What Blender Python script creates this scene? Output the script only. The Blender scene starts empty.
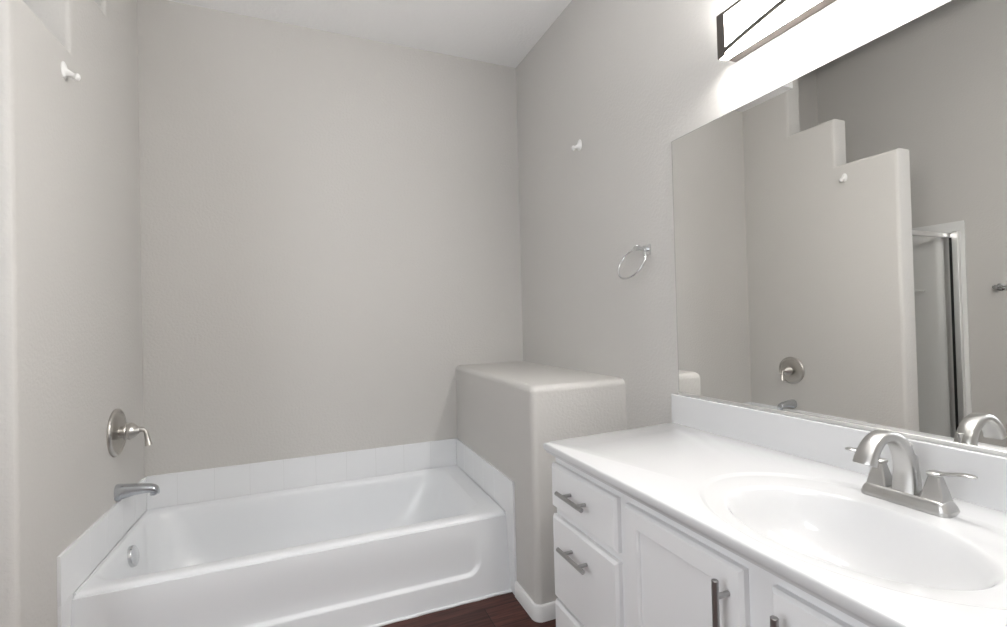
import bpy, bmesh, math, random
from mathutils import Vector, Matrix
from math import pi, sin, cos

S = bpy.context.scene
C = S.collection
# ------------------------------------------------------------------ camera
FPX, YAW, PITCH, ROLL = 473.258, 0.3887, 0.0125, 0.0253
cam = bpy.data.cameras.new('camera'); cam.sensor_width = 36; cam.sensor_fit = 'HORIZONTAL'
cam.lens = 36 * FPX / 1007; cam.clip_start = .02
co = bpy.data.objects.new('camera', cam); C.objects.link(co)
fw = Vector((sin(YAW)*cos(PITCH), cos(YAW)*cos(PITCH), sin(PITCH)))
rt = Vector((cos(YAW), -sin(YAW), 0)); up = rt.cross(fw)
# image lines lean clockwise in the photograph: roll the camera the other way
r2 = rt*cos(ROLL) - up*sin(ROLL)
u2 = rt*sin(ROLL) + up*cos(ROLL)
m = Matrix((r2, u2, -fw)).transposed().to_4x4(); m.translation = Vector((-1.2331, -2.7033, 1.172))
co.matrix_world = m
S.camera = co
# ------------------------------------------------------------------ light and exposure
S.view_settings.view_transform = 'Standard'; S.view_settings.look = 'None'
S.view_settings.gamma = 1; S.view_settings.use_curve_mapping = False
S.view_settings.exposure = 0.53
LAMP_STRENGTH = 68.0
FILL_POWER = 21.0  # fill light at the added window
FILL_DOME_STRENGTH = 13.0  # glow of the added ceiling fill lamp
w = bpy.data.worlds.new('daylight'); S.world = w; w.use_nodes = True
w.node_tree.nodes['Background'].inputs[0].default_value = (.8, .88, 1, 1)
w.node_tree.nodes['Background'].inputs[1].default_value = 1.0
al = bpy.data.lights.new('added_window_fill', 'AREA'); al.shape = 'RECTANGLE'; al.size = 1.25; al.size_y = 1.35
al.energy = FILL_POWER; al.color = (.97, .985, 1)
ao = bpy.data.objects.new('added_window_fill', al); C.objects.link(ao)
ao.location = (-2.91, -2.75, 1.62); ao.rotation_euler = (math.radians(90), 0, math.radians(-90))   # added fill light, faces +X, in the made-up window of the far left wall

# ------------------------------------------------------------------ materials
def mat(name, col, rough=.5, metal=0, spec=.5, coat=0, bump=None, emis=None, estr=0):
    mt = bpy.data.materials.new(name); mt.use_nodes = True
    nt = mt.node_tree; b = nt.nodes['Principled BSDF']
    b.inputs['Base Color'].default_value = (*col, 1); b.inputs['Roughness'].default_value = rough
    b.inputs['Metallic'].default_value = metal; b.inputs['Specular IOR Level'].default_value = spec
    b.inputs['Coat Weight'].default_value = coat; b.inputs['Coat Roughness'].default_value = .08
    if emis:
        b.inputs['Emission Color'].default_value = (*emis, 1); b.inputs['Emission Strength'].default_value = estr
    tc = nt.nodes.new('ShaderNodeTexCoord')
    # every surface gets a faint procedural unevenness of its own
    nz = nt.nodes.new('ShaderNodeTexNoise'); nz.inputs['Scale'].default_value = bump[0] if bump else 40
    nz.inputs['Detail'].default_value = 3
    nt.links.new(tc.outputs['Object'], nz.inputs['Vector'])
    if bump:
        rp = nt.nodes.new('ShaderNodeMapRange'); rp.inputs['From Min'].default_value = .42; rp.inputs['From Max'].default_value = .62
        nt.links.new(nz.outputs['Fac'], rp.inputs['Value'])
        bp = nt.nodes.new('ShaderNodeBump'); bp.inputs['Strength'].default_value = bump[1]; bp.inputs['Distance'].default_value = bump[2]
        nt.links.new(rp.outputs['Result'], bp.inputs['Height']); nt.links.new(bp.outputs['Normal'], b.inputs['Normal'])
    else:
        rp = nt.nodes.new('ShaderNodeMapRange'); rp.inputs['To Min'].default_value = max(0, rough-.02); rp.inputs['To Max'].default_value = rough+.02
        nt.links.new(nz.outputs['Fac'], rp.inputs['Value']); nt.links.new(rp.outputs['Result'], b.inputs['Roughness'])
    return mt

M = {}
M['wall'] = mat('greige_wall_paint', (.58, .566, .545), .62, spec=.3, bump=(85, .22, .0022))
M['ceil'] = mat('white_ceiling_paint', (.93, .932, .935), .8, spec=.2, bump=(60, .3, .002))
M['tub'] = mat('white_tub_enamel', (.79, .805, .825), .30, coat=.08)
M['tile'] = mat('white_glazed_tile', (.81, .82, .835), .12)
M['grout'] = mat('pale_grout', (.66, .665, .67), .8)
M['marble'] = mat('white_cultured_marble', (.645, .648, .656), .14, coat=.3)
M['paint'] = mat('white_cabinet_paint', (.80, .80, .81), .38)
M['trim'] = mat('white_trim_paint', (.78, .78, .78), .4)
M['plastic'] = mat('white_plastic', (.85, .85, .84), .35)
M['dark'] = mat('dark_void', (.02, .02, .02), .7)
M['nickel'] = mat('brushed_nickel', (.53, .525, .515), .32, metal=1)
M['nickel_soft'] = mat('satin_nickel', (.56, .54, .51), .33, metal=1)
M['chrome'] = mat('polished_chrome', (.72, .73, .74), .12, metal=1)
M['spoutm'] = mat('chrome_spout_metal', (.55, .57, .6), .2, metal=1)
M['alu'] = mat('satin_aluminium', (.80, .80, .79), .38, metal=1)
M['steel'] = mat('grey_steel_pull', (.43, .425, .42), .34, metal=1)
M['bronze'] = mat('bronze_fixture_metal', (.10, .088, .08), .42, metal=.4)
M['bronze2'] = mat('bronze_back_pan', (.07, .056, .048), .5, metal=.3)
M['black'] = mat('black_rubber', (.008, .008, .008), .6)
M['mirror'] = mat('mirror_silver', (.88, .88, .865), .0, metal=1)
M['mirror'].node_tree.nodes['Map Range'].inputs['To Max'].default_value = .004
M['diff'] = mat('lit_frosted_glass', (.9, .9, .9), .4, emis=(1, .975, .94), estr=LAMP_STRENGTH)
M['dome'] = mat('fill_lamp_glow', (.9, .9, .9), .4, emis=(1, .985, .96), estr=FILL_DOME_STRENGTH)  # glowing surface of the added fill lamp
M['surround'] = mat('white_shower_surround', (.74, .74, .73), .35)

def glass_mat():
    mt = bpy.data.materials.new('shower_glass'); mt.use_nodes = True; nt = mt.node_tree; nt.nodes.clear()
    o = nt.nodes.new('ShaderNodeOutputMaterial'); mx = nt.nodes.new('ShaderNodeMixShader')
    t = nt.nodes.new('ShaderNodeBsdfTransparent'); g = nt.nodes.new('ShaderNodeBsdfGlossy'); f = nt.nodes.new('ShaderNodeMath'); f.operation = 'POWER'; f.inputs[1].default_value = 5
    lw = nt.nodes.new('ShaderNodeLayerWeight'); nt.links.new(lw.outputs['Facing'], f.inputs[0])
    nz = nt.nodes.new('ShaderNodeTexNoise'); nz.inputs['Scale'].default_value = 3
    mr = nt.nodes.new('ShaderNodeMapRange'); mr.inputs['To Min'].default_value = .01; mr.inputs['To Max'].default_value = .05
    nt.links.new(nz.outputs['Fac'], mr.inputs['Value']); nt.links.new(mr.outputs['Result'], g.inputs['Roughness'])
    t.inputs['Color'].default_value = (.985, .987, .983, 1)
    nt.links.new(f.outputs[0], mx.inputs[0]); nt.links.new(t.outputs[0], mx.inputs[1]); nt.links.new(g.outputs[0], mx.inputs[2])
    nt.links.new(mx.outputs[0], o.inputs[0]); return mt
M['glass'] = glass_mat()

def wood_mat():
    mt = bpy.data.materials.new('dark_reddish_wood_floor'); mt.use_nodes = True; nt = mt.node_tree; b = nt.nodes['Principled BSDF']
    N = nt.nodes.new; L = nt.links.new
    tc = N('ShaderNodeTexCoord'); br = N('ShaderNodeTexBrick')
    br.inputs['Color1'].default_value = (.050, .018, .014, 1); br.inputs['Color2'].default_value = (.080, .030, .023, 1)
    br.inputs['Mortar'].default_value = (.012, .006, .005, 1); br.inputs['Scale'].default_value = 1
    br.inputs['Mortar Size'].default_value = .0015; br.inputs['Brick Width'].default_value = 1.2; br.inputs['Row Height'].default_value = .125
    L(tc.outputs['Object'], br.inputs['Vector'])
    mp = N('ShaderNodeMapping'); mp.inputs['Scale'].default_value = (4, 60, 1); L(tc.outputs['Object'], mp.inputs['Vector'])
    nz = N('ShaderNodeTexNoise'); nz.inputs['Scale'].default_value = 1.5; nz.inputs['Detail'].default_value = 6; L(mp.outputs[0], nz.inputs['Vector'])
    mr = N('ShaderNodeMapRange'); mr.inputs['From Min'].default_value = .3; mr.inputs['From Max'].default_value = .7
    mr.inputs['To Min'].default_value = .55; mr.inputs['To Max'].default_value = 1.5; L(nz.outputs['Fac'], mr.inputs['Value'])
    mx = N('ShaderNodeVectorMath'); mx.operation = 'SCALE'; L(br.outputs['Color'], mx.inputs[0]); L(mr.outputs['Result'], mx.inputs['Scale'])
    L(mx.outputs[0], b.inputs['Base Color']); b.inputs['Roughness'].default_value = .42; b.inputs['Specular IOR Level'].default_value = .25
    return mt
M['floor'] = wood_mat()

# ------------------------------------------------------------------ helpers
BOXY = set()
def link(name, bm, m, parent=None, smooth=True, angle=40):
    boxy = id(bm) in BOXY; BOXY.discard(id(bm))
    bmesh.ops.recalc_face_normals(bm, faces=bm.faces)
    me = bpy.data.meshes.new(name); bm.to_mesh(me); bm.free()
    me.materials.append(M[m])
    if smooth:
        for p in me.polygons: p.use_smooth = True
        me.set_sharp_from_angle(angle=math.radians(angle))
    o = bpy.data.objects.new(name, me); C.objects.link(o)
    if smooth and boxy:
        wm = o.modifiers.new('weighted_normals', 'WEIGHTED_NORMAL'); wm.keep_sharp = True; wm.weight = 100
    if parent is not None: o.parent = parent
    return o
def tag(o, label=None, cat=None, group=None, kind=None):
    if label: o['label'] = label
    if cat: o['category'] = cat
    if group: o['group'] = group
    if kind: o['kind'] = kind
    return o
def thing(name, label, cat, loc=(0, 0, 0), group=None):
    o = bpy.data.objects.new(name, None); C.objects.link(o); o.location = loc; o.empty_display_size = .05
    return tag(o, label, cat, group)
def struct(name, bm, m, smooth=True):
    o = link(name, bm, m, None, smooth); o['kind'] = 'structure'; return o
def box(bm, x0, x1, y0, y1, z0, z1, bev=0, seg=2, sel=None):
    BOXY.add(id(bm))
    t = bmesh.new()
    bmesh.ops.create_cube(t, size=1)
    for v in t.verts:
        v.co = Vector(((x0+x1)/2 + v.co.x*abs(x1-x0), (y0+y1)/2 + v.co.y*abs(y1-y0), (z0+z1)/2 + v.co.z*abs(z1-z0)))
    if bev:
        es = [e for e in t.edges if sel is None or sel((e.verts[0].co+e.verts[1].co)/2, e)]
        bmesh.ops.bevel(t, geom=es, offset=bev, segments=seg, profile=.5, affect='EDGES')
    join(bm, t); return bm
def join(bm, t):
    me = bpy.data.meshes.new('tmp'); t.to_mesh(me); t.free(); bm.from_mesh(me); bpy.data.meshes.remove(me)
def loft(bm, rings, cap0=True, cap1=True, closed=True):
    R = [[bm.verts.new(p) for p in r] for r in rings]
    n = len(R[0])
    for a, b in zip(R, R[1:]):
        for i in range(n if closed else n-1):
            j = (i+1) % n
            bm.faces.new((a[i], a[j], b[j], b[i]))
    if cap0: bm.faces.new(R[0][::-1])
    if cap1: bm.faces.new(R[-1])
    return R
def frame(d, up=Vector((0, 0, 1))):
    d = d.normalized()
    if abs(d.dot(up)) > .98: up = Vector((0, 1, 0))
    a = d.cross(up).normalized(); return a, a.cross(d).normalized()
def tube(bm, pts, rad, n=16, flat=1.0, caps=True):
    """swept round tube; rad = number or list; flat squashes it along its second axis"""
    pts = [Vector(p) for p in pts]
    if not hasattr(rad, '__len__'): rad = [rad]*len(pts)
    rings = []; pa = None
    for i, p in enumerate(pts):
        d = (pts[min(i+1, len(pts)-1)] - pts[max(i-1, 0)]).normalized()
        if pa is None: a, b = frame(d)
        else:
            a = (pa - d*pa.dot(d)).normalized(); b = a.cross(d).normalized()
        pa = a
        rings.append([p + a*cos(2*pi*k/n)*rad[i] + b*sin(2*pi*k/n)*rad[i]*flat for k in range(n)])
    loft(bm, rings, caps, caps); return bm
def lathe(bm, prof, origin, axis, n=32):
    """prof: (distance along axis, radius)"""
    o = Vector(origin); d = Vector(axis).normalized(); a, b = frame(d)
    rings = [[o + d*t + (a*cos(2*pi*k/n) + b*sin(2*pi*k/n))*max(r, 1e-5) for k in range(n)] for t, r in prof]
    loft(bm, rings, True, True); return bm
def smoothpath(pts, sub=6):
    P = [Vector(p) for p in pts]; out = []
    for i in range(len(P)-1):
        p0 = P[max(i-1, 0)]; p1 = P[i]; p2 = P[i+1]; p3 = P[min(i+2, len(P)-1)]
        for k in range(sub):
            t = k/sub
            out.append(.5*((2*p1) + (p2-p0)*t + (2*p0-5*p1+4*p2-p3)*t*t + (3*p1-p0-3*p2+p3)*t**3))
    out.append(P[-1]); return out
def sstep(a, b, x):
    t = min(1, max(0, (x-a)/(b-a))); return t*t*(3-2*t)
def B(*a, **k): return box(bmesh.new(), *a, **k)

# ------------------------------------------------------------------ dimensions (metres)
XL = -1.963          # tub side of the stepped partition
XF = -2.85           # far left wall of the room
YR = -3.9            # wall behind the camera
WB, DB, HB = .441, 1.035, .9076   # ledge
ZC = .783            # counter top
# ------------------------------------------------------------------ shell
struct('floor', B(XF-.1, .1, YR-.1, .1, -.1, 0), 'floor', False)
t = B(-1.79, .1, YR-.1, .1, 2.757, 3.5)
box(t, XL, -1.79, -.42, .1, 2.757, 3.5)
for v in t.verts: v.co.z += v.co.y*.015
box(t, XL, -1.79, YR-.1, -.42, 3.34, 3.5); box(t, XF-.1, XL, YR-.1, .1, 3.34, 3.5)   # the ceiling is higher beyond the stepped partition
struct('ceiling', t, 'ceil', False)
struct('wall_back', B(XF-.1, .1, 0, .1, 0, 3.45), 'wall', False)
struct('wall_right', B(0, .1, YR, 0, 0, 3.45), 'wall', False)
struct('wall_front', B(XF-.1, .1, YR-.1, YR, 0, 3.45), 'wall', False)
# far left wall with a window opening added for fill light (y -3.4..-2.1, z .95..2.3)
t = bmesh.new()
box(t, XF-.1, XF, YR, -3.4, 0, 3.45); box(t, XF-.1, XF, -2.1, 0, 0, 3.45)
box(t, XF-.1, XF, -3.4, -2.1, 0, .95); box(t, XF-.1, XF, -3.4, -2.1, 2.3, 3.45)
struct('wall_far_left', t, 'wall', False)
t = bmesh.new()
for a in ((-3.4, -3.35, .95, 2.3), (-2.15, -2.1, .95, 2.3), (-2.77, -2.73, 1.0, 2.25)): box(t, XF-.05, XF-.005, a[0], a[1], a[2], a[3], .005)
for a in ((.95, 1.0), (2.25, 2.3)): box(t, XF-.05, XF-.005, -3.35, -2.15, a[0], a[1], .005)
struct('added_window_1', t, 'trim')  # unseen window frame, made up around the fill light

# stepped partition beside the tub
Y1, Y2, TH, RB = -.685, -.375, .135, .020
def part_ring(x, o):
    pf = [(0, 0), (-1.04+o, 0), (-1.04+o, 2.115-o), (Y1+o, 2.115-o), (Y1+o, 2.43-o), (Y2+o, 2.43-o), (Y2+o, 3.36), (0, 3.36)]
    return [Vector((x, y, z)) for y, z in pf]
t = bmesh.new()
rings = [part_ring(XL-TH, RB)] + [part_ring(XL-TH+RB*(1-cos(k/5*pi/2)), RB*(1-sin(k/5*pi/2))) for k in range(1, 6)] + [part_ring(XL-RB*(1-sin(k/5*pi/2)), RB*(1-cos(k/5*pi/2))) for k in range(0, 6)]
loft(t, rings)
struct('wall_left', t, 'wall')

# boxed ledge at the foot of the tub
t = B(-WB, .0, -DB, 0.0, 0, HB, .028, 6, lambda c, e: (c.x < -WB+.01 or c.y < -DB+.01 or c.z > HB-.01) and c.z > .01 and c.x < -.01*(c.y > -DB+.01) and not (c.y > -.01) and not (c.x > -.01))
struct('wall_ledge', t, 'wall')

# baseboard round the ledge, one run with a rounded corner
t = bmesh.new()
def bb_ring(off, z):
    r = .024 + off; pts = [Vector((-WB-off, -.845, z))]
    for k in range(7):
        a = pi + k/6*pi/2
        pts.append(Vector((-WB+.024 + r*cos(a), -DB+.024 + r*sin(a), z)))
    pts.append(Vector((-.0, -DB-off, z))); return pts
secs = [bb_ring(0, 0), bb_ring(.012, 0), bb_ring(.012, .052), bb_ring(.008, .060), bb_ring(0, .062)]
R = [[t.verts.new(p) for p in s] for s in secs]
for a, b in zip(R, R[1:]):
    for i in range(len(a)-1): t.faces.new((a[i], a[i+1], b[i+1], b[i]))
t.faces.new([r[0] for r in R]); t.faces.new([r[-1] for r in R][::-1])
struct('baseboard_ledge', t, 'trim')
t = B(-.012, 0, YR, -2.89, 0, .08, .003); struct('baseboard_right', t, 'trim')
t = B(XF, XF+.012, YR, -1.0, 0, .08, .003); struct('baseboard_far_left', t, 'trim')

# ------------------------------------------------------------------ bathtub
TX0, TX1 = XL+.0102, -WB-.0102     # between the tiled sides
def tub():
    root = thing('bathtub', 'white alcove bathtub with a recessed panel in its apron, set between tiled edges', 'bathtub', ((TX0+TX1)/2, -.76, 0))
    off = Vector(root.location)
    zr = .325
    n = 24  # points per corner
    def rr(x0, x1, y0, y1, r, z):
        pts = []
        for (cx, cy, a0) in ((x1-r, y1-r, 0), (x0+r, y1-r, pi/2), (x0+r, y0+r, pi), (x1-r, y0+r, 1.5*pi)):
            for k in range(n+1):
                a = a0 + k/n*pi/2; pts.append(Vector((cx+r*cos(a), cy+r*sin(a), z))-off)
        return pts
    y0, y1 = -.758, -.012
    rings = [rr(TX0, TX1, y0, y1, .004, zr-.030),
             rr(TX0, TX1, y0, y1, .004, zr-.016), rr(TX0+.0005, TX1-.0005, y0+.001, y1-.001, .004, zr-.0115), rr(TX0+.0005, TX1-.0005, y0+.004, y1-.001, .005, zr-.0065),
             rr(TX0+.0008, TX1-.0008, y0+.009, y1-.001, .006, zr-.0025), rr(TX0+.002, TX1-.002, y0+.016, y1-.002, .01, zr-.0005), rr(TX0+.006, TX1-.006, y0+.022, y1-.006, .02, zr)]
    # inner opening (x0,x1,y0,y1,r,z) stepping down; gentle back slope at the right end
    ins = [(.014, .085, .050, .020, .09, 0), (.018, .090, .056, .026, .097, -.004), (.024, .100, .062, .034, .106, -.014), (.032, .118, .068, .040, .12, -.04),
           (.045, .15, .075, .048, .15, -.11), (.06, .19, .082, .056, .175, -.19), (.08, .225, .095, .07, .19, -.25), (.11, .26, .12, .095, .185, -.283), (.17, .33, .18, .16, .15, -.296)]
    ins = [tuple(A) + tuple(Bq) for A, Bq in zip(smoothpath([i[:3] for i in ins], 4), smoothpath([(i[3], i[4], i[5]+zr) for i in ins], 4))]
    for a, b, c, d, r, z in ins: rings.append(rr(TX0+a, TX1-b, y0+c, y1-d, r, z))
    bm = bmesh.new(); loft(bm, rings, False, True)
    basin = link('basin', bm, 'tub', root, angle=60)
    # apron: one relief surface with a recessed panel
    bm = bmesh.new(); NX, NZ = 220, 90
    W = TX1-TX0; xr0, xr1, zb = TX0+.085, TX1-.135, .098
    def yfun(x, z):
        f = 1 - z/zr
        y = -.758 - .004*sstep(0, .05, f) - .038*f**1.1
        # rounded-rectangle recess, open towards the rim
        r = .055
        dx = max(xr0+r-x, x-(xr1-r), 0); dz = max(zb+r-z, 0)
        dist = (math.hypot(dx, dz)-r) if (dx > 0 or dz > 0) else -r
        dist = max(dist, -(r))
        fade = sstep(.285, .11, z)
        wdt = .010 + .03*sstep(.12, .26, z)
        rec = sstep(wdt*.5, -wdt*.5, dist)
        return y + .015*rec*fade
    def sx(i):  # finer columns everywhere is fine
        return TX0 + W*i/NX
    V = [[bm.verts.new(Vector((sx(i), yfun(sx(i), (zr-.014)*j/NZ), (zr-.014)*j/NZ))-off) for i in range(NX+1)] for j in range(NZ+1)]
    for j in range(NZ):
        for i in range(NX): bm.faces.new((V[j][i], V[j][i+1], V[j+1][i+1], V[j+1][i]))
    # returns behind it so that the apron has thickness
    top = [bm.verts.new(Vector((sx(i), -.742, zr-.016))-off) for i in range(NX+1)]
    low = [bm.verts.new(Vector((sx(i), -.735, 0))-off) for i in range(NX+1)]
    for i in range(NX):
        bm.faces.new((V[NZ][i], V[NZ][i+1], top[i+1], top[i])); bm.faces.new((V[0][i+1], V[0][i], low[i], low[i+1]))
        bm.faces.new((top[i], top[i+1], low[i+1], low[i]))
    for s in (0, NX): bm.faces.new([V[j][s] for j in range(NZ+1)] + [top[s], low[s]])
    link('apron', bm, 'tub', root, angle=50)
    # caulk bead along the floor
    bm = bmesh.new(); pts = [Vector((TX0+W*i/40, -.8025+.0015*sin(i*1.7), .002))-off for i in range(41)]
    tube(bm, pts, .0065, 10); link('caulk_bead', bm, 'tub', root)
    bm = bmesh.new(); zc_ = zr-.0012
    tube(bm, [Vector(p)-off for p in ((TX0+.0046, -.757, zc_), (TX0+.0046, -.0166, zc_), (TX1-.0046, -.0166, zc_), (TX1-.0046, -.757, zc_))], .0045, 14)
    link('caulk_bead', bm, 'tub', root)
    # overflow plate on the drain end wall
    c = Vector((TX0+.042, -.352, .256)); ax = Vector((1, -.0, .16)).normalized()
    bm = bmesh.new(); lathe(bm, [(-.012, .042), (.003, .042), (.008, .040), (.011, .033), (.0125, .014), (.0125, 0)], c-off, ax, 40)
    pl = link('overflow_plate', bm, 'chrome', root); tag(pl, 'round chrome overflow plate')
    bm = bmesh.new(); lathe(bm, [(.004, .012), (.0138, .011), (.0142, 0)], c-off+Vector((-.0005, 0, -.018)), ax, 20)
    link('slot', bm, 'dark', pl)
    bm = bmesh.new(); lathe(bm, [(-.003, .035), (.002, .034), (.003, .02), (.001, 0)], Vector((TX0+.30, -.385, zr-.295))-off, (0, 0, 1), 32)
    link('drain', bm, 'chrome', root)
tub()

# ------------------------------------------------------------------ tiled edge
def tile_run(name, label, tiles, grout):
    root = thing(name, label, 'tiles', grout[0][:1] + (grout[0][2], 0) if False else (grout[0][0], grout[0][2], 0))
    off = root.location
    bm = bmesh.new()
    for g in grout: box(bm, *g)
    for v in bm.verts: v.co -= off
    link('grout', bm, 'grout', root, False)
    bm = bmesh.new()
    for g in tiles: box(bm, *g, bev=.0010, seg=2)
    for v in bm.verts: v.co -= off
    link('glazed_tiles', bm, 'tile', root, angle=30)
ZT0, ZT = .327, .480
P = .1535
T = []; x = -WB-.0105
while x > XL+.02:
    T.append((max(XL+.0105, x-P+.0007), x, -.010, 0.0, ZT0, ZT)); x -= P
tile_run('tile_edging', 'row of white square tiles along the back wall above the tub', T, [(XL+.002, -WB-.002, -.0092, 0, ZT0-.01, ZT-.002)])
def side(xa, xb, rev):
    F = -.845 if rev else -.8315
    T = []; y = -.0105
    while y > -.74:
        T.append((xa, xb, max(y-P+.0007, F), y, ZT0+.001, ZT)); y -= P
    T[-1] = (xa, xb, F, T[-1][3], ZT0+.001, ZT)
    for z0, z1 in ((.170, .3273), (.0005, .1685)): T.append((xa, xb, F, -.735, z0, z1))
    return T
tile_run('tile_edging', 'white tile strip at the faucet end of the tub, turning down beside the apron', side(XL, XL+.010, False),
         [(XL, XL+.0092, -.830, -.002, ZT0-.01, ZT-.002), (XL, XL+.0092, -.830, -.765, 0, ZT0-.01)])
tile_run('tile_edging', 'white tile strip on the boxed ledge side, turning down beside the apron', side(-WB-.010, -WB, True),
         [(-WB-.0092, -WB, -.843, -.002, ZT0-.01, ZT-.002), (-WB-.0092, -WB, -.843, -.765, 0, ZT0-.01)])

# ------------------------------------------------------------------ shower valve and tub spout on the partition
def valve():
    o = Vector((XL, -.343, .757)); r = thing('shower_valve', 'round satin nickel tub valve with a curved lever, on the left wall above the spout', 'tap', o)
    bm = bmesh.new(); lathe(bm, [(0, .095), (.004, .096), (.009, .094), (.013, .088), (.0135, .083), (.010, .079), (.012, .06), (.014, .03), (.014, 0)], (0, 0, 0), (1, 0, 0), 56)
    link('escutcheon', bm, 'nickel_soft', r)
    bm = bmesh.new(); lathe(bm, [(.012, .021), (.045, .0205), (.046, .0)], (0, 0, 0), (1, 0, 0), 28); link('stem', bm, 'nickel_soft', r)
    bm = bmesh.new(); lathe(bm, [(.030, .026), (.033, .0325), (.036, .0335), (.040, .031), (.043, .034), (.052, .034), (.056, .030), (.059, .029), (.066, .024), (.074, .016), (.080, .012), (.082, 0)], (0, 0, 0), (1, 0, 0), 36)
    h = link('handle', bm, 'nickel_soft', r)
    pts = smoothpath([(.070, 0, .002), (.086, 0, .003), (.098, -.001, -.004), (.103, -.003, -.020), (.106, -.004, -.038), (.110, -.006, -.058), (.111, -.006, -.063)], 5)
    rad = [(.0130 - .0050*sstep(0, .35, i/(len(pts)-1)) + .0045*sstep(.5, .92, i/(len(pts)-1)) - .006*sstep(.95, 1, i/(len(pts)-1))) for i in range(len(pts))]
    bm = bmesh.new(); tube(bm, pts, rad, 16); link('lever', bm, 'nickel_soft', h)
def spout():
    o = Vector((XL, -.345, .520)); r = thing('tub_spout', 'chrome tub spout over the tiles at the faucet end', 'spout', o)
    # stations along +x : (x, zc, half height, half width)
    st = [(0, -.003, .032, .029), (.010, -.002, .031, .0285), (.03, -.001, .0275, .0265), (.06, .001, .022, .024), (.09, 0, .019, .023), (.112, -.002, .0172, .022),
          (.127, -.006, .0160, .0205), (.137, -.0125, .014, .018), (.1415, -.020, .009, .012)]
    bm = bmesh.new(); n = 28; rings = []
    for x_, zc, hh, hw in st:
        rings.append([Vector((x_, hw*math.copysign(abs(cos(2*pi*k/n))**.8, cos(2*pi*k/n)), zc + hh*math.copysign(abs(sin(2*pi*k/n))**.8, sin(2*pi*k/n)))) for k in range(n)])
    loft(bm, rings); link('body', bm, 'spoutm', r)
    bm = bmesh.new(); lathe(bm, [(0, .013), (.014, .0125), (.016, .011), (.016, 0)], (.123, 0, -.016), (0, 0, -1), 24); link('outlet', bm, 'spoutm', r)
valve(); spout()

# ------------------------------------------------------------------ small white hooks
def hook(loc, sx, label):
    r = thing('wall_hook', label, 'hook', loc, 'small white hooks facing each other across the tub')
    bm = bmesh.new()
    rings = []
    n = 24; kx = .78
    for d, ry, rz, zc in [(0, .018, .027, .004), (.004, .018, .027, .004), (.008, .015, .022, .003), (.013, .0115, .0135, -.003), (.024, .0095, .0105, -.007), (.034, .0085, .009, -.011), (.040, .009, .0095, -.014)]:
        rings.append([Vector((sx*d*kx, ry*cos(2*pi*k/n), zc + rz*sin(2*pi*k/n))) for k in range(n)])
    loft(bm, rings); link('bracket', bm, 'plastic', r)
    bm = bmesh.new()
    lathe(bm, [(-.007, .0), (-.006, .007), (-.002, .0115), (.002, .0125), (.006, .0105), (.009, .005), (.0095, 0)], (sx*.044*kx, 0, -.0145), (sx, 0, -.25), 20)
    link('knob', bm, 'plastic', r)
hook((XL, -.745, 2.020), 1, 'small white hook with a blunt knob on the left stepped wall')
hook((0, -.728, 2.008), -1, 'small white hook with a blunt knob high on the wall with the mirror')

# ------------------------------------------------------------------ towel ring
def towel_ring():
    r = thing('towel_ring', 'chrome oval towel ring on a small square bracket left of the mirror', 'towel ring', (0, -1.203, 1.430))
    bm = B(-.009, 0, -.021, .021, -.021, .021, .003, 2)
    link('wall_plate', bm, 'chrome', r)
    bm = bmesh.new(); tube(bm, [(-.006, 0, .002), (-.028, .0, .004), (-.05, .002, .006)], [.010, .0075, .007], 14)
    box(bm, -.059, -.043, -.010, .014, -.004, .016, .003); link('post', bm, 'chrome', r)
    bm = bmesh.new(); n = 56; ry, rz = .078, .062; c = Vector((-.045, .043, -.047))
    pts = [c + Vector((.030*sin(2*pi*k/n), ry*cos(2*pi*k/n), rz*sin(2*pi*k/n))) for k in range(n)]
    rings = []
    for k in range(n):
        d = (pts[(k+1) % n]-pts[k-1]).normalized(); a = Vector((1, 0, 0)); b = a.cross(d)
        rings.append([pts[k] + (a*cos(2*pi*j/10)+b*sin(2*pi*j/10))*.0038 for j in range(10)])
    R = [[bm.verts.new(p) for p in q] for q in rings]
    for k in range(n):
        for j in range(10): bm.faces.new((R[k][j], R[k][(j+1) % 10], R[(k+1) % n][(j+1) % 10], R[(k+1) % n][j]))
    link('ring', bm, 'chrome', r)
towel_ring()

# ------------------------------------------------------------------ mirror
MY0, MY1, MZ0, MZ1 = -2.876, -1.357, .889, 1.802
mr = thing('wall_mirror', 'large frameless rectangular mirror above the vanity backsplash', 'mirror', (0, (MY0+MY1)/2, MZ0))
off = mr.location
def rel(bm, o):
    for v in bm.verts: v.co -= o
    return bm
bm = rel(B(-.0055, -.0005, MY0, MY1, MZ0, MZ1), off); link('backing', bm, 'dark', mr, False)
bm = rel(B(-.0062, -.0056, MY0+.0015, MY1-.0015, MZ0+.001, MZ1-.0015), off); link('mirror_glass', bm, 'mirror', mr, False)
bm = rel(B(-.0095, -.0066, MY0, MY1, MZ0-.003, MZ0+.006, .001, 1), off); tag(link('bottom_channel', bm, 'alu', mr, False), 'thin chrome channel')

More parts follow.
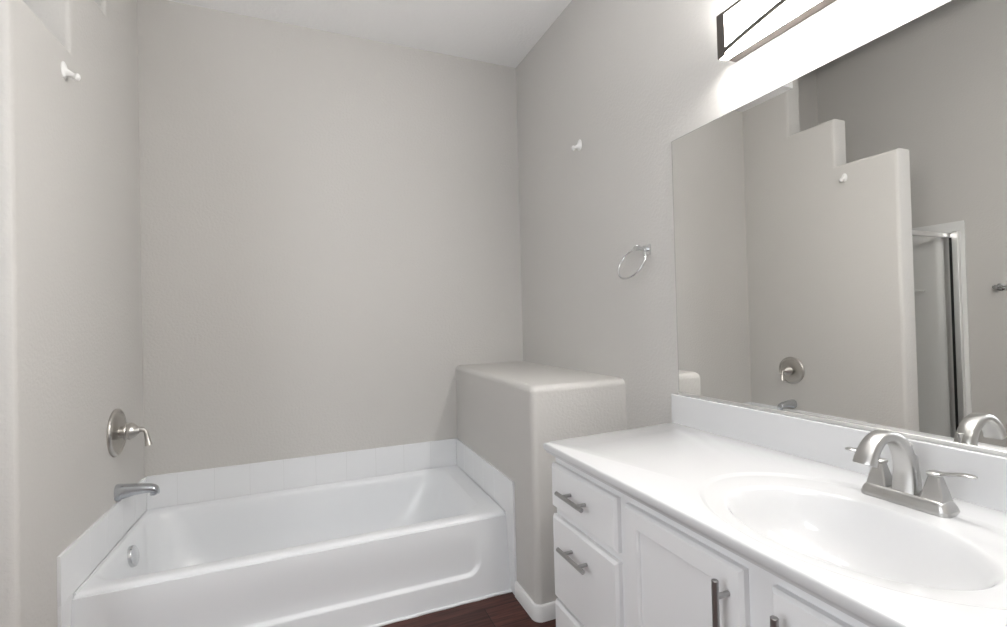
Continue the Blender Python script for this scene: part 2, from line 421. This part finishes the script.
# ------------------------------------------------------------------ vanity light
LY0, LY1, LZ0, LZ1, LX = -2.595, -1.635, 1.944, 2.077, -.070
LYC = (LY0+LY1)/2
lt = thing('vanity_light', 'lit rectangular bath bar light with bronze frame and arched trim above the mirror', 'wall light', (0, LYC, LZ0))
off = lt.location
bm = rel(B(-.040, 0, LY0+.003, LY1-.003, LZ0+.003, LZ1-.020, .002), off); link('back_pan', bm, 'bronze2', lt)
bm = rel(B(-.0685, -.040, LY0+.006, LY1-.006, LZ0+.001, LZ1-.001, .002), off); tag(link('glass_diffuser', bm, 'diff', lt), 'glowing frosted white glass')
bm = bmesh.new()
for a, b in ((LY0, LY0+.028), (LY1-.028, LY1)): box(bm, LX-.002, LX+.0025, a, b, LZ0, LZ1, .0006, 1)
box(bm, LX-.002, LX+.0025, LY0+.028, LY1-.028, LZ1-.010, LZ1, .0006, 1)
# end returns of the frame, running back to the wall pan
for a, b in ((LY0, LY0+.002), (LY1-.002, LY1)): box(bm, LX+.0025, -.0395, a, b, LZ0+.001, LZ1)
link('end_frame', rel(bm, off), 'bronze', lt)
bm = bmesh.new()
nA = 40; rings = []
for k in range(nA+1):
    u = -1 + 2*k/nA; y = LYC + u*(LY1-LY0-.012)/2
    zc = LZ0 + .010 + .048*(1-abs(u)**1.9)
    rings.append([Vector((LX-.004, y, zc-.0075)), Vector((LX-.004, y, zc+.0075)), Vector((LX+.001, y, zc+.0075)), Vector((LX+.001, y, zc-.0075))])
loft(bm, rings); link('arched_trim', rel(bm, off), 'bronze', lt, angle=30)

# made-up ceiling lamp, added outside the frame to brighten the room
cl = thing('added_fill_lamp', 'round glowing ceiling fixture added out of view as fill light', 'fill lamp', (-1.25, -2.75, 2.716))
bm = bmesh.new(); lathe(bm, [(-.004, .165), (.022, .165), (.024, .155), (.024, 0)], (0, 0, 0), (0, 0, -1), 40); link('base', bm, 'trim', cl)
bm = bmesh.new(); lathe(bm, [(.0245, .15), (.045, .147), (.070, .130), (.090, .095), (.100, .05), (.102, 0)], (0, 0, 0), (0, 0, -1), 40); link('fill_lamp_dome', bm, 'dome', cl)

# ------------------------------------------------------------------ vanity: cabinet, counter, tap
VY0, VY1 = -2.855, -1.378
FX = -.527   # face frame plane
def cabinet():
    r = thing('vanity_cabinet', 'white painted vanity cabinet with drawers and shaker doors under the counter', 'cabinet', (0, VY1, 0)); off = r.location
    bm = bmesh.new()
    box(bm, FX, FX+.019, VY0, VY1, .09, .7545, .0015, 1)
    for ya in (VY0, VY1-.016): box(bm, FX+.019, -.002, ya, ya+.016, .09, .7545)
    box(bm, FX+.019, -.002, VY0+.016, VY1-.016, .09, .106); box(bm, -.010, -.002, VY0+.016, VY1-.016, .106, .7545)
    box(bm, FX+.06, -.02, VY0+.01, VY1-.002, 0, .09)
    link('body', rel(bm, off), 'paint', r)
    def pull(parent, p, vertical, L=.14, sp=.078):
        bm = bmesh.new(); R = .0062; X = p[0]-.031
        d = Vector((0, 0, 1)) if vertical else Vector((0, 1, 0))
        c = Vector((X, p[1], p[2]))
        lathe(bm, [(-L/2, 0), (-L/2, R-.0008), (-L/2+.0008, R), (L/2-.0008, R), (L/2, R-.0008), (L/2, 0)], c, d, 18)
        for s in (-.5, .5):
            a = c + d*sp*s
            lathe(bm, [(0, .0050), (.030, .0050), (.0305, 0)], a, (1, 0, 0), 14)
        h = link('handle', rel(bm, off), 'steel', parent)
    def slab(y0, y1, z0, z1):
        # drawer front with a chamfered raised edge
        bm = bmesh.new(); xf = FX-.0185; c = .007
        rings = []
        for xx, ins in ((FX-.0003, .0), (xf+.0075, 0), (xf+.0065, .001), (xf, c), ):
            rings.append([Vector((xx, y0+ins, z0+ins)), Vector((xx, y1-ins, z0+ins)), Vector((xx, y1-ins, z1-ins)), Vector((xx, y0+ins, z1-ins))])
        loft(bm, rings); return bm, xf
    for (ya, yb) in ((-1.716, -1.381), (-2.852, -2.517)):
        for z0, z1, hz in ((.587, .7225, .660), (.310, .5625, .497), (.112, .2975, .235)):
            bm, xf = slab(ya, yb, z0, z1)
            d = link('drawer', rel(bm, off), 'paint', r, angle=20)
            pull(d, (xf, (ya+yb)/2+.008, hz), False)
    for (ya, yb, hy) in ((-2.087, -1.752, -2.058), (-2.479, -2.142, -2.174)):
        z0, z1 = .112, .7235; xf = FX-.0185; s = .045
        bm = bmesh.new(); rings = []
        def rect(xx, i): return [Vector((xx, ya+i, z0+i)), Vector((xx, yb-i, z0+i)), Vector((xx, yb-i, z1-i)), Vector((xx, ya+i, z1-i))]
        for xx, i in ((FX-.0003, 0), (xf+.0065, 0), (xf+.005, .001), (xf, .006), (xf, s), (xf+.0035, s+.003), (xf+.0095, s+.0035)): rings.append(rect(xx, i))
        loft(bm, rings); d = link('door', rel(bm, off), 'paint', r, angle=20)
        pull(d, (xf, hy, .617), True, .166, .106)
cabinet()

def counter():
    r = thing('countertop', 'white cultured marble vanity top with moulded oval basin and backsplash', 'countertop', (-.28, -2.118, .7545)); off = r.location
    bx, by = -.338, -2.122
    A = (-.001, -1.332); Bc = (-.562, -1.366); Cc = (-.562, -2.880); D = (-.001, -2.880)   # the left end is cut slightly out of square
    poly = [A, Bc, Cc, D]
    ang = [2*pi*k/144 for k in range(144)]
    for (px, py) in poly:
        ca = math.atan2(py-by, px-bx) % (2*pi)
        i = min(range(144), key=lambda k: abs(ang[k]-ca)); ang[i] = ca
    def hitpoly(a, inset=0):
        dx, dy = cos(a), sin(a); best = None
        for i in range(4):
            (x1, y1), (x2, y2) = poly[i], poly[(i+1) % 4]
            ex, ey = x2-x1, y2-y1; l = math.hypot(ex, ey); nx, ny = ey/l, -ex/l   # outward for this winding?
            if (nx*(bx-x1)+ny*(by-y1)) > 0: nx, ny = -nx, -ny
            den = dx*nx+dy*ny
            if den > 1e-9:
                tt = ((x1-bx)*nx+(y1-by)*ny - inset)/den
                if best is None or tt < best: best = tt
        return bx+dx*best, by+dy*best
    def P_(z, ins): return [Vector((*hitpoly(a, ins), z)) for a in ang]
    def E_(cx, cy, ax, ay, z):
        out = []
        for a in ang:
            dx, dy = cos(a), sin(a)
            # ray from (bx,by) to the ellipse
            ox, oy = bx-cx, by-cy
            qa = dx*dx/ax**2+dy*dy/ay**2; qb = 2*(ox*dx/ax**2+oy*dy/ay**2); qc = ox*ox/ax**2+oy*oy/ay**2-1
            tt = (-qb+math.sqrt(qb*qb-4*qa*qc))/(2*qa); out.append(Vector((bx+dx*tt, by+dy*tt, z)))
        return out
    z = ZC
    rings = [P_(z-.0285, .05), P_(z-.0285, .007), P_(z-.0285, .0045), P_(z-.0245, .0035), P_(z-.021, .002), P_(z-.018, .0), P_(z-.008, 0), P_(z-.004, .0005), P_(z-.0012, .0018), P_(z, .0045)]
    rings += [E_(-.312, by, .222, .290, z), E_(-.312, by, .219, .286, z-.0008), E_(-.313, by, .212, .278, z-.0045), E_(-.314, by, .208, .273, z-.0052)]
    k = E_(-.337, by, .160, .219, z-.0062); rings.append(k)
    for s, dz in ((.985, .0075), (.965, .011), (.94, .018), (.90, .032), (.83, .056), (.73, .080), (.60, .100), (.45, .114), (.30, .121), (.17, .1235)):
        rings.append(E_(-.337+.005*(1-s), by, .160*s, .219*s, z-dz))
    bm = bmesh.new(); loft(bm, rings, False, True)
    link('basin_top', rel(bm, off), 'marble', r, angle=50)
    bm = bmesh.new()
    # backsplash with softened top and front edges
    box(bm, -.020, -.0008, -2.878, -1.331, ZC-.004, ZC+.1025, .003, 3, lambda c, e: c.z > ZC+.09 or c.x < -.015)
    # coved joint
    link('backsplash', rel(bm, off), 'marble', r)
    bm = bmesh.new(); lathe(bm, [(0, .0225), (.002, .022), (.003, .016), (.001, .0)], Vector((-.333, by, z-.1235))-off, (0, 0, 1), 32)
    link('drain', bm, 'nickel', r)
counter()

def tap():
    ox, oy, oz = -.112, -2.114, ZC-.0055
    r = thing('sink_faucet', 'brushed nickel centerset faucet with arched spout and two lever handles behind the basin', 'faucet', (ox, oy, oz))
    # base plate
    def rr(hx, hy, rad, z, n=8):
        pts = []
        for (sx, sy, a0) in ((1, 1, 0), (-1, 1, pi/2), (-1, -1, pi), (1, -1, 1.5*pi)):
            for k in range(n+1):
                a = a0+k/n*pi/2; pts.append(Vector((sx*(hx-rad)+rad*cos(a), sy*(hy-rad)+rad*sin(a), z)))
        return pts
    bm = bmesh.new()
    loft(bm, [rr(.0265, .077, .014, 0), rr(.027, .0775, .014, .003), rr(.027, .0775, .014, .008), rr(.0258, .0762, .013, .0095), rr(.0252, .0755, .013, .014), rr(.023, .072, .012, .0205), rr(.020, .069, .010, .0242), rr(.018, .067, .010, .025)])
    link('base_plate', bm, 'nickel', r)
    # spout: rectangular section swept along an arc; (x, z, half thickness, half width)
    st = [(-.006, .020, .0125, .0205), (-.004, .045, .0120, .0192), (-.003, .070, .0120, .0178), (-.008, .095, .0125, .0165), (-.017, .114, .0120, .0158), (-.031, .130, .0110, .0152),
          (-.050, .1405, .0100, .0150), (-.072, .1445, .0095, .0150), (-.091, .141, .0098, .0152), (-.108, .131, .0105, .0158), (-.121, .117, .0115, .0164), (-.129, .103, .0125, .0170), (-.132, .0955, .0128, .0172)]
    ctr = smoothpath([(a, 0, b) for a, b, c, d in st], 3); par = smoothpath([(c, d, 0) for a, b, c, d in st], 3)
    bm = bmesh.new(); rings = []
    for i, p in enumerate(ctr):
        d = (ctr[min(i+1, len(ctr)-1)]-ctr[max(i-1, 0)]).normalized(); nrm = Vector((0, 1, 0)).cross(d)
        if i < 2: nrm = Vector((1, 0, 0))*(1 if nrm.x > 0 else -1)
        ht, hw = par[i].x, par[i].y; q = .003; ring = []
        for (a, b) in ((ht-q, hw), (ht, hw-q), (ht, -hw+q), (ht-q, -hw), (-ht+q, -hw), (-ht, -hw+q), (-ht, hw-q), (-ht+q, hw)):
            # outer face slightly crowned
            ring.append(p + nrm*a + Vector((0, 1, 0))*b)
        rings.append(ring)
    loft(bm, rings)
    link('spout', bm, 'nickel', r, angle=50)
    # rear housing and lift rod
    bm = bmesh.new(); rings = [[Vector((x1, -h, zz)), Vector((x2, -h, zz)), Vector((x2, h, zz)), Vector((x1, h, zz))] for x1, x2, h, zz in ((.0085, .024, .0150, .022), (.0095, .0225, .0130, .060), (.0080, .0185, .0110, .094), (.0085, .0165, .0100, .098))]
    loft(bm, rings); link('rod_housing', bm, 'nickel', r, angle=20)
    bm = bmesh.new(); lathe(bm, [(0, .0028), (.012, .0028), (.013, .0048), (.022, .0056), (.024, .003), (.024, 0)], (.0125, 0, .096), (0, 0, 1), 14); link('lift_rod', bm, 'nickel', r)
    for s in (1, -1):
        bm = bmesh.new()
        c = s*.0485
        sq = lambda h, z, q=.0025: [Vector((x_, c+y_, z)) for x_, y_ in ((h-q, h), (-h+q, h), (-h, h-q), (-h, -h+q), (-h+q, -h), (h-q, -h), (h, -h+q), (h, h-q))]
        loft(bm, [sq(.0190, .022), sq(.0185, .026), sq(.0158, .040), sq(.0120, .056), sq(.0095, .0665), sq(.0090, .069)])
        h = link('handle', bm, 'nickel', r, angle=20)
        bm = bmesh.new()
        loft(bm, [sq(.0095, .0692), sq(.0112, .0712), sq(.0112, .0755), sq(.0096, .0772)])
        # flat paddle lever: (y from tower, z, half thickness, half width)
        L = [(.004, .0745, .0036, .0085), (.012, .0755, .0036, .0072), (.022, .0785, .0036, .0065), (.034, .0820, .0036, .0080), (.046, .0845, .0035, .0100), (.056, .0850, .0033, .0105), (.062, .0848, .0026, .0080), (.065, .0845, .0014, .0035)]
        rings = []
        for y_, z_, ht, hw in L:
            rings.append([Vector((hw*cos(2*pi*k/12)-.10*y_, c+s*y_, z_+ht*sin(2*pi*k/12))) for k in range(12)])
        loft(bm, rings); link('lever', bm, 'nickel', h, angle=35)
tap()

# ------------------------------------------------------------------ shower behind the partition (seen in the mirror)
sh = thing('shower_surround', 'pale shower wall panel behind the stepped partition', 'shower surround', (XF, -.5, .1)); off = sh.location
bm = bmesh.new()
box(bm, XF, XF+.012, -.955, -.012, .10, 1.758, .004)
link('wall_panel', rel(bm, off), 'surround', sh)
sp = thing('shower_pan', 'low white shower base behind the stepped partition', 'shower base', (XF+.4, -.465, 0))
bm = bmesh.new(); box(bm, XF, XL-TH-.002, -.93, -.83, 0, .10, .01); link('curb', rel(bm, sp.location), 'tub', sp)
bm = bmesh.new(); box(bm, XF, XL-TH-.002, -.83, -.001, 0, .05, .004); link('base', rel(bm, sp.location), 'tub', sp)
bm = bmesh.new(); tube(bm, [(XF+.07, -.735, 1.298), (XF+.07, -.42, 1.298)], .008, 12)
for yy in (-.72, -.435): tube(bm, [(XF+.012, yy, 1.298), (XF+.07, yy, 1.298)], .009, 12)
link('grab_rail', rel(bm, off), 'plastic', sh)
YD = -.872
sd = thing('shower_door', 'framed clear glass shower door with a chrome rail, seen in the mirror', 'shower door', (XF, YD, .1)); off = sd.location
bm = bmesh.new(); box(bm, XF+.012, XL-TH-.002, YD-.016, YD+.016, 1.652, 1.682, .004); link('header_rail', rel(bm, off), 'alu', sd)
bm = bmesh.new(); box(bm, XF+.012, XF+.045, YD-.06, YD-.026, .10, 1.690, .004); box(bm, XF+.012, XF+.032, YD-.022, YD+.022, .10, 1.676, .003); link('jamb', rel(bm, off), 'alu', sd)
bm = bmesh.new(); box(bm, XL-TH-.025, XL-TH-.002, YD-.015, YD+.015, .10, 1.652, .003); box(bm, XF+.045, XL-TH-.025, YD-.015, YD+.015, .10, .13, .003); link('rail_frame', rel(bm, off), 'chrome', sd)
bm = bmesh.new(); box(bm, XF+.033, XF+.0445, YD-.0245, YD-.012, .13, 1.650); tag(link('seal', rel(bm, off), 'black', sd, False), 'black rubber seal')
bm = bmesh.new(); box(bm, XF+.045, XL-TH-.025, YD-.003, YD+.003, .13, 1.652); tag(link('glass_panel', rel(bm, off), 'glass', sd, False), 'clear glass pane')

tb = thing('towel_bar', 'chrome towel bar on the far wall, cut by the right edge of the mirror view', 'towel bar', (XF, -1.12, 1.298))
for i, yy in enumerate((0, -.50)):
    bm = bmesh.new(); lathe(bm, [(0, .024), (.006, .024), (.010, .016), (.030, .011), (.060, .011), (.066, .014), (.076, .013), (.078, 0)], (0, yy, 0), (1, 0, 0), 24)
    link('post', bm, 'chrome', tb)
bm = bmesh.new(); tube(bm, [(.064, 0, 0), (.064, -.50, 0)], .008, 14); link('bar', bm, 'chrome', tb)
